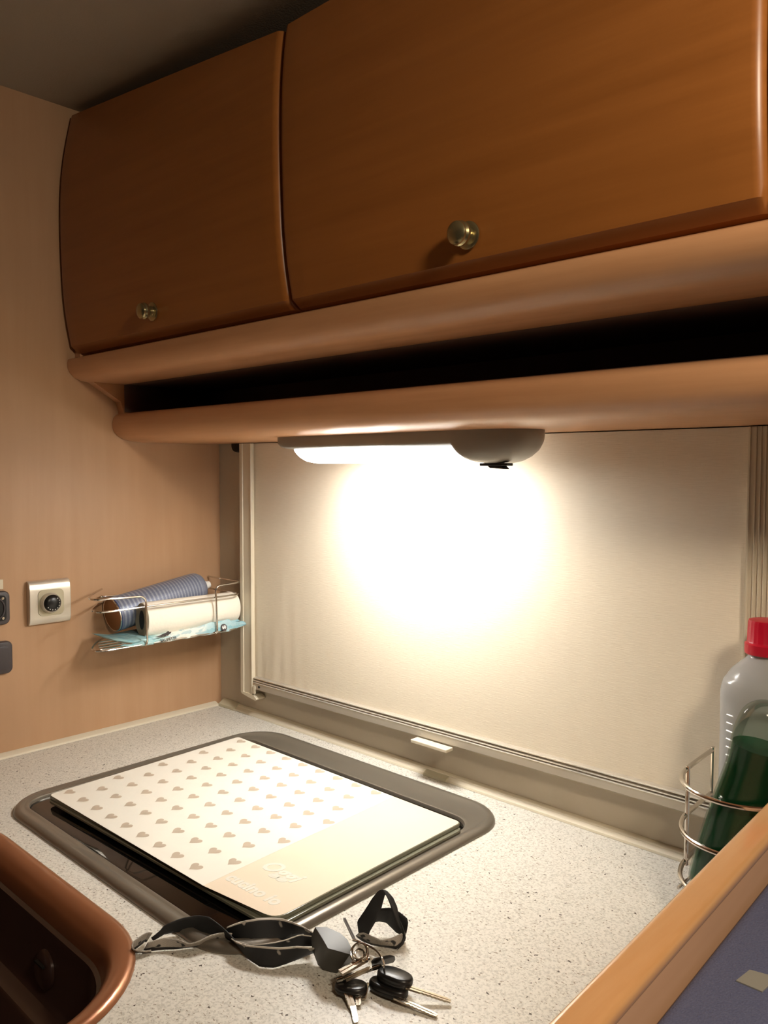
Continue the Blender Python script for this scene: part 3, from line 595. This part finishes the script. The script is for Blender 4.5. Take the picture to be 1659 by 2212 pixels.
# ---------------- key bunch ----------------
STRIPS={'arc_left': [(0.6015, -0.5039, 0.006, 0.602, -0.5022, 0.003), (0.6023, -0.4996, 0.0078, 0.6015, -0.4979, 0.003), (0.6031, -0.4954, 0.01, 0.6008, -0.4936, 0.003), (0.6035, -0.4917, 0.0129, 0.6002, -0.4894, 0.003), (0.6052, -0.4875, 0.0145, 0.602, -0.4855, 0.003), (0.6071, -0.4833, 0.0156, 0.6045, -0.4819, 0.003), (0.609, -0.479, 0.0165, 0.6071, -0.4785, 0.003), (0.6112, -0.4748, 0.0171, 0.6098, -0.4751, 0.003), (0.6139, -0.4709, 0.0175, 0.6125, -0.4717, 0.003), (0.6165, -0.4669, 0.0178, 0.6153, -0.4685, 0.003), (0.6198, -0.4636, 0.018, 0.6196, -0.4679, 0.003), (0.624, -0.4612, 0.018, 0.6239, -0.4672, 0.003), (0.6281, -0.4588, 0.018, 0.628, -0.4659, 0.003), (0.6328, -0.4585, 0.0176, 0.632, -0.4644, 0.003), (0.6376, -0.4583, 0.0171, 0.6358, -0.4624, 0.0036), (0.6424, -0.4583, 0.0167, 0.6394, -0.4602, 0.0044), (0.6471, -0.4583, 0.0163, 0.6432, -0.4583, 0.0051), (0.6519, -0.4584, 0.0156, 0.6474, -0.4572, 0.0055), (0.6565, -0.4584, 0.0147, 0.6516, -0.4561, 0.0058), (0.6612, -0.4585, 0.0138, 0.6558, -0.4557, 0.006), (0.6659, -0.4588, 0.0129, 0.6601, -0.4562, 0.006), (0.6706, -0.4591, 0.012, 0.6644, -0.4567, 0.006)], 'fold_left': [(0.6041, -0.504, 0.012, 0.598, -0.5065, 0.002), (0.6019, -0.5065, 0.0128, 0.596, -0.5077, 0.002), (0.6015, -0.5096, 0.013, 0.5974, -0.5102, 0.002), (0.6017, -0.513, 0.0128, 0.5984, -0.5129, 0.002), (0.6021, -0.5164, 0.0123, 0.5992, -0.5156, 0.002), (0.6024, -0.5197, 0.0116, 0.5997, -0.5183, 0.0018), (0.6026, -0.5229, 0.0106, 0.5995, -0.5211, 0.0012), (0.604, -0.5249, 0.0092, 0.601, -0.5221, 0.001), (0.6069, -0.5254, 0.0074, 0.6037, -0.5213, 0.001), (0.6093, -0.5236, 0.0064, 0.6059, -0.5195, 0.001), (0.6116, -0.5212, 0.0057, 0.6081, -0.5177, 0.001), (0.6139, -0.5188, 0.005, 0.6102, -0.5157, 0.001), (0.6147, -0.5156, 0.0045, 0.612, -0.5135, 0.001), (0.6156, -0.5123, 0.004, 0.6138, -0.5113, 0.001)], 'arc_low_left': [(0.6122, -0.5134, 0.01, 0.6061, -0.5145, 0.001), (0.6128, -0.5096, 0.01, 0.6092, -0.5123, 0.001), (0.6134, -0.5057, 0.01, 0.6123, -0.5101, 0.001), (0.6149, -0.5021, 0.01, 0.6148, -0.5073, 0.001), (0.6168, -0.4988, 0.01, 0.6171, -0.5042, 0.001), (0.6199, -0.4965, 0.01, 0.6194, -0.5012, 0.001), (0.6231, -0.4943, 0.01, 0.6219, -0.4983, 0.001), (0.6265, -0.4924, 0.01, 0.6243, -0.4954, 0.001), (0.6302, -0.4912, 0.01, 0.6267, -0.4924, 0.001), (0.6339, -0.49, 0.0097, 0.6288, -0.4892, 0.001), (0.6375, -0.4889, 0.0092, 0.6307, -0.486, 0.001), (0.6403, -0.4865, 0.0093, 0.6328, -0.4828, 0.001), (0.6424, -0.4832, 0.0098, 0.6351, -0.4798, 0.001), (0.6439, -0.4797, 0.0103, 0.6372, -0.4766, 0.0011), (0.6447, -0.476, 0.011, 0.6385, -0.4731, 0.0014), (0.6456, -0.4722, 0.0116, 0.6398, -0.4695, 0.0018), (0.6466, -0.4685, 0.012, 0.6414, -0.4661, 0.0022), (0.6479, -0.4649, 0.012, 0.6434, -0.4629, 0.0025), (0.6493, -0.4612, 0.012, 0.6455, -0.4598, 0.0029), (0.6512, -0.4581, 0.012, 0.6484, -0.4573, 0.003), (0.6546, -0.4561, 0.012, 0.6516, -0.4553, 0.003), (0.658, -0.4542, 0.012, 0.6548, -0.4533, 0.003)], 'arc_upper_right': [(0.652, -0.4555, 0.016, 0.6456, -0.4525, 0.005), (0.6539, -0.452, 0.0171, 0.6491, -0.4498, 0.0038), (0.6557, -0.4484, 0.0181, 0.6529, -0.4478, 0.0029), (0.6575, -0.4447, 0.0187, 0.6573, -0.4471, 0.0025), (0.6596, -0.4412, 0.0193, 0.6618, -0.4464, 0.0021), (0.6621, -0.438, 0.0198, 0.666, -0.4447, 0.002), (0.6647, -0.4348, 0.0203, 0.6701, -0.4427, 0.002), (0.6672, -0.4315, 0.0209, 0.6742, -0.4408, 0.002), (0.6699, -0.4284, 0.021, 0.6776, -0.4379, 0.002), (0.6727, -0.4254, 0.021, 0.6804, -0.4344, 0.002), (0.6756, -0.4224, 0.021, 0.6833, -0.4308, 0.002), (0.6789, -0.4199, 0.021, 0.685, -0.4266, 0.002), (0.6823, -0.4176, 0.021, 0.6867, -0.4224, 0.002), (0.686, -0.4157, 0.0208, 0.6881, -0.4181, 0.0026), (0.6898, -0.4143, 0.0204, 0.6896, -0.4139, 0.0033), (0.6937, -0.4128, 0.0201, 0.6911, -0.4098, 0.0041), (0.6977, -0.4118, 0.0197, 0.695, -0.4089, 0.0062), (0.7017, -0.4108, 0.0193, 0.699, -0.408, 0.0082), (0.7057, -0.4098, 0.019, 0.703, -0.4072, 0.0101), (0.7098, -0.4093, 0.0187, 0.7075, -0.4071, 0.0107), (0.7139, -0.4089, 0.0183, 0.712, -0.4071, 0.0114), (0.718, -0.4084, 0.018, 0.7165, -0.407, 0.012)], 'arc_lower_right': [(0.6671, -0.4615, 0.014, 0.6642, -0.4537, 0.004), (0.671, -0.4615, 0.014, 0.6683, -0.4543, 0.003), (0.6749, -0.4615, 0.014, 0.6724, -0.4549, 0.002), (0.6787, -0.4609, 0.0143, 0.6766, -0.4555, 0.0017), (0.6826, -0.4601, 0.0146, 0.6808, -0.456, 0.0014), (0.6864, -0.4593, 0.015, 0.685, -0.4566, 0.0011), (0.6898, -0.4574, 0.0153, 0.6893, -0.4568, 0.001), (0.6931, -0.4555, 0.0155, 0.6935, -0.4569, 0.001), (0.6965, -0.4536, 0.0158, 0.6978, -0.4569, 0.001), (0.6999, -0.4516, 0.0161, 0.702, -0.457, 0.001), (0.7032, -0.4496, 0.0163, 0.7056, -0.4551, 0.001), (0.7065, -0.4475, 0.0165, 0.709, -0.4524, 0.001), (0.7098, -0.4454, 0.0167, 0.7123, -0.4498, 0.001), (0.7131, -0.4434, 0.0169, 0.7141, -0.4461, 0.0012), (0.7161, -0.4408, 0.0172, 0.7154, -0.442, 0.0015), (0.7189, -0.4381, 0.0174, 0.7168, -0.438, 0.0017), (0.7216, -0.4353, 0.0177, 0.7181, -0.434, 0.0021), (0.7244, -0.4326, 0.018, 0.72, -0.4302, 0.0028), (0.7276, -0.4304, 0.018, 0.7218, -0.4265, 0.0036), (0.7309, -0.4283, 0.018, 0.7237, -0.4227, 0.0044), (0.7342, -0.4262, 0.018, 0.7255, -0.419, 0.0052), (0.7375, -0.4241, 0.018, 0.7274, -0.4152, 0.006)], 'arc_middle': [(0.6651, -0.4551, 0.008, 0.6621, -0.4529, 0.004), (0.6685, -0.4541, 0.0082, 0.6653, -0.4515, 0.004), (0.6719, -0.4531, 0.0085, 0.6684, -0.4501, 0.004), (0.6753, -0.4522, 0.0087, 0.6716, -0.4488, 0.004), (0.6787, -0.4512, 0.009, 0.6747, -0.4473, 0.004), (0.6816, -0.4492, 0.0093, 0.6774, -0.4451, 0.004), (0.6845, -0.4471, 0.0096, 0.6801, -0.4429, 0.004), (0.6873, -0.4451, 0.0099, 0.6828, -0.4407, 0.004), (0.6899, -0.4427, 0.0102, 0.6855, -0.4386, 0.004), (0.6922, -0.44, 0.0105, 0.6882, -0.4364, 0.004), (0.6944, -0.4373, 0.0108, 0.6909, -0.4343, 0.004), (0.6966, -0.4345, 0.0111, 0.6936, -0.4322, 0.004), (0.6983, -0.4314, 0.0114, 0.6964, -0.4301, 0.004), (0.7001, -0.4283, 0.0117, 0.6992, -0.428, 0.004), (0.7018, -0.4252, 0.012, 0.7019, -0.4259, 0.004), (0.7032, -0.422, 0.0126, 0.7042, -0.4234, 0.0042), (0.7046, -0.4188, 0.0131, 0.7064, -0.4207, 0.0045), (0.706, -0.4156, 0.0137, 0.7086, -0.4181, 0.0048), (0.7082, -0.4131, 0.014, 0.7111, -0.4157, 0.0051), (0.7113, -0.4114, 0.014, 0.7139, -0.4137, 0.0054), (0.7144, -0.4096, 0.014, 0.7167, -0.4117, 0.0057), (0.7175, -0.4079, 0.014, 0.7195, -0.4097, 0.006)], 'leg_left': [(0.7409, -0.3675, 0.004, 0.7468, -0.366, 0.004), (0.7402, -0.3687, 0.0063, 0.7474, -0.3669, 0.0061), (0.7394, -0.3699, 0.0086, 0.7481, -0.3678, 0.0082), (0.7388, -0.3706, 0.0111, 0.7491, -0.368, 0.0103), (0.7383, -0.3705, 0.0137, 0.7501, -0.3681, 0.0125), (0.7377, -0.3705, 0.0164, 0.7511, -0.3683, 0.0147), (0.7372, -0.3704, 0.0191, 0.7519, -0.368, 0.0167), (0.7377, -0.3698, 0.0215, 0.7526, -0.3668, 0.0187), (0.7388, -0.3688, 0.0237, 0.7532, -0.3656, 0.0207), (0.7399, -0.3678, 0.026, 0.7539, -0.3645, 0.0227), (0.741, -0.3668, 0.0283, 0.7543, -0.3633, 0.0246), (0.7421, -0.3658, 0.0305, 0.7545, -0.3619, 0.0266), (0.7431, -0.3649, 0.0329, 0.7546, -0.3605, 0.0285), (0.7442, -0.364, 0.0352, 0.7547, -0.3592, 0.0305), (0.7453, -0.3632, 0.0375, 0.7548, -0.3578, 0.0324), (0.7463, -0.3623, 0.0399, 0.755, -0.3566, 0.0344), (0.7474, -0.3614, 0.0422, 0.7555, -0.3563, 0.0367), (0.7486, -0.3603, 0.0443, 0.756, -0.356, 0.039), (0.7498, -0.3592, 0.0465, 0.7565, -0.3557, 0.0413), (0.751, -0.358, 0.0486, 0.757, -0.3554, 0.0437), (0.7526, -0.3569, 0.0503, 0.7575, -0.3551, 0.046), (0.7549, -0.3556, 0.051, 0.7586, -0.3546, 0.048)], 'leg_right': [(0.7543, -0.3562, 0.051, 0.7586, -0.3556, 0.048), (0.7559, -0.354, 0.0504, 0.7613, -0.3562, 0.0468), (0.7575, -0.3522, 0.0493, 0.7638, -0.3567, 0.0452), (0.7594, -0.3513, 0.0474, 0.7656, -0.3569, 0.0428), (0.7612, -0.3503, 0.0455, 0.7675, -0.3572, 0.0404), (0.7629, -0.3495, 0.0435, 0.7684, -0.3566, 0.0376), (0.7641, -0.3491, 0.041, 0.7691, -0.356, 0.0347), (0.7654, -0.3488, 0.0385, 0.7698, -0.3553, 0.0318), (0.7666, -0.3484, 0.036, 0.7706, -0.3547, 0.0289), (0.7677, -0.3487, 0.0335, 0.7715, -0.354, 0.0261), (0.7689, -0.3491, 0.0309, 0.7717, -0.3527, 0.0234), (0.77, -0.3494, 0.0284, 0.7716, -0.3511, 0.0208), (0.771, -0.349, 0.0258, 0.7715, -0.3494, 0.0182), (0.7719, -0.3484, 0.0232, 0.7713, -0.3478, 0.0157), (0.7728, -0.3478, 0.0206, 0.7712, -0.3465, 0.0129), (0.7737, -0.3473, 0.018, 0.7711, -0.3453, 0.0101), (0.7743, -0.3466, 0.0155, 0.771, -0.3442, 0.0073), (0.7741, -0.3455, 0.0129, 0.7712, -0.3451, 0.0054), (0.7738, -0.3445, 0.0103, 0.7718, -0.3479, 0.0043), (0.7736, -0.3438, 0.0077, 0.7724, -0.3506, 0.0032), (0.7734, -0.3453, 0.0054, 0.773, -0.3534, 0.0021), (0.7732, -0.3468, 0.003, 0.7736, -0.3562, 0.001)], 'band_back': [(0.7434, -0.3523, 0.026, 0.7395, -0.3509, 0.012), (0.7452, -0.3512, 0.0268, 0.7401, -0.3493, 0.012), (0.7469, -0.3502, 0.0275, 0.7408, -0.3477, 0.012), (0.7485, -0.3488, 0.028, 0.7415, -0.3461, 0.0119), (0.7499, -0.3471, 0.028, 0.7425, -0.3448, 0.0115), (0.7513, -0.3454, 0.028, 0.7435, -0.3435, 0.011), (0.7526, -0.3437, 0.028, 0.7445, -0.3421, 0.0106), (0.7542, -0.3423, 0.0279, 0.7456, -0.3408, 0.0101), (0.7563, -0.3417, 0.0274, 0.7471, -0.3406, 0.0097), (0.7584, -0.3411, 0.0269, 0.7488, -0.3408, 0.0094), (0.7604, -0.3405, 0.0264, 0.7505, -0.341, 0.009), (0.7624, -0.3399, 0.0259, 0.7521, -0.3412, 0.0087), (0.7643, -0.3393, 0.0249, 0.7538, -0.3414, 0.0083), (0.7662, -0.3387, 0.0239, 0.7555, -0.3416, 0.0079), (0.768, -0.3381, 0.0229, 0.7571, -0.3415, 0.0072), (0.7696, -0.3375, 0.0217, 0.7587, -0.3414, 0.0065), (0.7698, -0.3369, 0.0196, 0.7602, -0.3411, 0.0059), (0.7701, -0.3368, 0.0176, 0.7616, -0.3401, 0.0054), (0.7708, -0.3383, 0.0162, 0.763, -0.3393, 0.0049), (0.7716, -0.3398, 0.0148, 0.7646, -0.3394, 0.0043), (0.7723, -0.3413, 0.0134, 0.7662, -0.3394, 0.0036), (0.7731, -0.3428, 0.012, 0.7678, -0.3395, 0.003)], 'band_front': [(0.7425, -0.3741, 0.012, 0.7307, -0.3661, 0.002), (0.7437, -0.372, 0.012, 0.7336, -0.3664, 0.0017), (0.7449, -0.3699, 0.012, 0.7364, -0.3667, 0.0014), (0.747, -0.3692, 0.012, 0.7393, -0.367, 0.0011), (0.7494, -0.3689, 0.012, 0.7422, -0.3668, 0.001), (0.7518, -0.3687, 0.012, 0.745, -0.3664, 0.001), (0.7542, -0.3684, 0.012, 0.7479, -0.3659, 0.001), (0.7566, -0.3681, 0.012, 0.7507, -0.3655, 0.001), (0.7589, -0.3679, 0.012, 0.7533, -0.3641, 0.001), (0.7613, -0.3677, 0.012, 0.7557, -0.3626, 0.001), (0.7637, -0.3674, 0.012, 0.7582, -0.3611, 0.001), (0.7654, -0.3663, 0.012, 0.7607, -0.3596, 0.001), (0.7664, -0.364, 0.012, 0.7633, -0.3583, 0.001), (0.7673, -0.3618, 0.012, 0.7659, -0.3571, 0.001), (0.7683, -0.3596, 0.012, 0.7686, -0.3559, 0.001), (0.7689, -0.3573, 0.012, 0.7713, -0.3549, 0.001), (0.7693, -0.3549, 0.012, 0.7716, -0.3527, 0.001), (0.7697, -0.3526, 0.012, 0.7709, -0.3498, 0.001), (0.7701, -0.3502, 0.012, 0.7703, -0.347, 0.001), (0.7708, -0.3479, 0.012, 0.7696, -0.3442, 0.001), (0.7717, -0.3457, 0.012, 0.7689, -0.3414, 0.001), (0.7725, -0.3434, 0.012, 0.7682, -0.3386, 0.001)]}
HULLS={'fob': [(0.7338, -0.4199, 0.034), (0.7414, -0.4126, 0.034), (0.7536, -0.4086, 0.032), (0.7633, -0.4087, 0.03), (0.7727, -0.4127, 0.028), (0.7763, -0.4179, 0.026), (0.7665, -0.4242, 0.028), (0.7609, -0.4294, 0.03), (0.7489, -0.4251, 0.032), (0.7271, -0.4184, 0.022), (0.7329, -0.4225, 0.014), (0.7376, -0.4199, 0.001), (0.7463, -0.4211, 0.001), (0.7581, -0.4163, 0.001), (0.7634, -0.4019, 0.004), (0.766, -0.402, 0.012), (0.731, -0.418, 0.006)], 'tag': [(0.7916, -0.4093, 0.022), (0.7915, -0.4046, 0.024), (0.7966, -0.3887, 0.022), (0.7984, -0.3853, 0.02), (0.7946, -0.3805, 0.012), (0.794, -0.3823, 0.01), (0.7864, -0.397, 0.01), (0.7847, -0.4011, 0.012)], 'head_top': [(0.7929, -0.4025, 0.012), (0.7973, -0.4025, 0.016), (0.802, -0.3993, 0.017), (0.8117, -0.3955, 0.017), (0.8224, -0.3955, 0.016), (0.8268, -0.3958, 0.014), (0.8247, -0.3945, 0.01), (0.8211, -0.3964, 0.006), (0.8145, -0.4009, 0.006), (0.7995, -0.4012, 0.006), (0.7914, -0.4003, 0.007)], 'head_bottom': [(0.7907, -0.4095, 0.006), (0.7916, -0.4081, 0.009), (0.7936, -0.4056, 0.01), (0.8026, -0.4068, 0.01), (0.8126, -0.4059, 0.01), (0.8254, -0.4024, 0.01), (0.8281, -0.4007, 0.008), (0.824, -0.4009, 0.003), (0.8206, -0.4075, 0.001), (0.816, -0.4119, 0.001), (0.8066, -0.4133, 0.001), (0.796, -0.4115, 0.001)], 'head_round': [(0.7796, -0.4366, 0.008), (0.7801, -0.4338, 0.011), (0.7834, -0.4293, 0.012), (0.79, -0.4213, 0.012), (0.7898, -0.4154, 0.01), (0.7915, -0.4183, 0.008), (0.7892, -0.425, 0.006), (0.7886, -0.4299, 0.004), (0.7884, -0.434, 0.001), (0.7826, -0.4361, 0.001), (0.7786, -0.4356, 0.003)]}
BLADES=[('key_blade', [(0.824, -0.3997, 0.0105), (0.8555, -0.3801, 0.003)], 0.0048, 0.0016), ('key_blade', [(0.8206, -0.4099, 0.005), (0.8574, -0.4, 0.0015)], 0.0048, 0.0016), ('key_blade', [(0.7891, -0.4336, 0.006), (0.803, -0.4407, 0.0015)], 0.006, 0.0016), ('key_blade', [(0.7907, -0.4236, 0.006), (0.8033, -0.435, 0.002)], 0.005, 0.0016), ('key_blade', [(0.7917, -0.4139, 0.006), (0.7999, -0.4267, 0.002)], 0.0055, 0.0016), ('key_blade', [(0.8021, -0.4398, 0.003), (0.8155, -0.4498, 0.001)], 0.0045, 0.0016), ('flat_key', [(0.7752, -0.4329, 0.01), (0.7845, -0.4158, 0.012), (0.7941, -0.3979, 0.015)], 0.0045, 0.0016), ('flat_key', [(0.7835, -0.4305, 0.013), (0.7897, -0.4165, 0.015), (0.7921, -0.4087, 0.017)], 0.0045, 0.0016), ('flat_key', [(0.7798, -0.4324, 0.018), (0.7809, -0.4168, 0.02), (0.7857, -0.4056, 0.022)], 0.007, 0.0022), ('pin', [(0.7153, -0.3661, 0.012), (0.7356, -0.3795, 0.016), (0.7595, -0.3957, 0.022)], 0.0022, 0.0022)]
RING_ARC=[(0.7655, -0.4039, 0.028), (0.773, -0.4044, 0.03), (0.7824, -0.4045, 0.031), (0.7909, -0.404, 0.031), (0.7993, -0.4046, 0.029), (0.8031, -0.4045, 0.024), (0.803, -0.4038, 0.017)]
COIL=(0.7807, -0.4109, 0.026)
kb=top('key_bunch','key bunch with black fob, twisted black lanyard and several keys','keys',loc=(.72,-.42,.0))
def strip_bm(rows,thick=.0009):
    bm=newbm(); uv=bm.loops.layers.uv.verify(); T=[Vector(r[:3]) for r in rows]; Bt=[Vector(r[3:]) for r in rows]; n=len(rows); K=6; G=[]
    for i in range(n):
        a,b=T[i],Bt[i]; row=[]
        for j in range(K+1):
            t=j/K; p=b.lerp(a,t); p.z=max(p.z,.0012)
            row.append(p)
        G.append(row)
    ln=0; V=[[bm.verts.new(p) for p in r] for r in G]; us=[0]
    for i in range(1,n): us.append(us[-1]+(T[i]-T[i-1]).length)
    for i in range(n-1):
        for j in range(K):
            f=bm.faces.new((V[i][j],V[i+1][j],V[i+1][j+1],V[i][j+1]))
            for lp,(q,w) in zip(f.loops,((i,j),(i+1,j),(i+1,j+1),(i,j+1))): lp[uv].uv=(us[q]/.02,w/K)
    return bm
LAN={'arc_left':'black_ribbon','fold_left':'ribbon_pattern','arc_low_left':'ribbon_pattern','arc_upper_right':'ribbon','arc_lower_right':'ribbon','arc_middle':'ribbon'}
for k,v in STRIPS.items():
    nm='lanyard_ribbon' if k in LAN else 'strap_loop'
    mt=LAN.get(k,'ribbon_pattern' if k=='band_front' else 'black_ribbon')
    o=part(nm,strip_bm(v),mt,kb); sd=o.modifiers.new('thick','SOLIDIFY'); sd.thickness=.0009; sd.offset=0
def hull_bm(pts):
    bm=newbm(); vs=[bm.verts.new(p) for p in pts]; r=bmesh.ops.convex_hull(bm,input=vs)
    bmesh.ops.delete(bm,geom=[e for e in r['geom_interior'] if isinstance(e,bmesh.types.BMVert)],context='VERTS'); return bm
HT=((.7954,-.4028,.0125),(.8260,-.3950,.0115)); HB_=((.7912,-.4084,.0052),(.8262,-.4010,.0048)); HR=((.7745,-.4335,.0050),(.7975,-.4190,.0055))
part('remote_fob',hull_bm(HULLS['fob']),'olive_plastic',kb,bevel=.0012)
part('tag',hull_bm(HULLS['tag']),'black_plastic',kb,bevel=.0018)
def key_head(p0,p1,w,th,tilt=0):
    p0=Vector(p0); p1=Vector(p1); c=(p0+p1)/2; d=(p1-p0); L2=d.length/2; d.normalize(); s_=d.cross(Vector((0,0,1))).normalized(); s_=(s_+Vector((0,0,tilt))).normalized(); u=s_.cross(d).normalized(); rings=[]
    if u.z<0: u=-u
    for h,k in ((-.5,.80),(-.42,.93),(-.25,.99),(-.05,1.0),(-.02,.985),(.02,.985),(.05,1.0),(.25,.99),(.40,.94),(.5,.82)):
        r_=[]
        for q in range(36):
            t=2*math.pi*q/36; a_,b_=math.cos(t),math.sin(t)
            r_.append(c+d*(L2-th*.5*(1-k))*math.copysign(abs(a_)**.85,a_)*(.5+.5*k)+s_*w/2*math.copysign(abs(b_)**.8,b_)*k+u*th*h)
        rings.append(r_)
    return loft(newbm(),rings)
part('key_head',key_head(*HT,.0200,.0085,.12),'black_plastic',kb)
part('key_head',key_head(*HB_,.0190,.0080,.12),'black_plastic',kb)
part('key_head',key_head(*HR,.0200,.0070,.1),'black_plastic',kb)
for i,(nm,pts,w,th) in enumerate(BLADES):
    a,b=Vector(pts[0]),Vector(pts[-1]); d=(b-a).normalized(); s=d.cross(Vector((0,0,1))).normalized(); u=s.cross(d); L_=(b-a).length; bm=newbm(); rings=[]
    n=22
    for j in range(n+1):
        t=j/n; c=a+d*L_*t; tooth=0
        if nm=='key_blade' and .35<t<.95: tooth=(.0 if j%2 else .0009)
        w0=w/2*(1 if t<.94 else .7)
        rings.append([c-s*w0-u*th/2,c+s*(w0-tooth)-u*th/2,c+s*(w0-tooth)+u*th/2,c+s*w0*.2+u*th/2,c+s*w0*.1+u*th/2*.4,c-s*w0*.1+u*th/2*.4,c-s*w0*.2+u*th/2,c-s*w0+u*th/2])
    loft(bm,rings); part(nm,bm,'nickel' if nm!='pin' else 'charcoal',kb,smooth=False)
C0=Vector(COIL)
for r,dz,tl in ((.0075,0,.6),(.0062,.0018,.5),(.0040,-.0010,.7)):
    nrm=Vector((.45,-.55,tl)).normalized(); u=nrm.orthogonal().normalized(); v=nrm.cross(u)
    part('split_ring',tube(newbm(),[C0+Vector((0,0,dz))+u*r*math.cos(t)+v*r*math.sin(t) for t in [k*2*math.pi/32 for k in range(32)]],.0009,8,True),'chrome',kb)
part('ring_wire',tube(newbm(),spline(RING_ARC,6),.0009,8),'chrome',kb)

# ---------------- raise everything to its real height ----------------
for o in list(S.objects):
    if o.parent is None: o.location.z+=LIFT
    if '_o' in o: del o['_o']
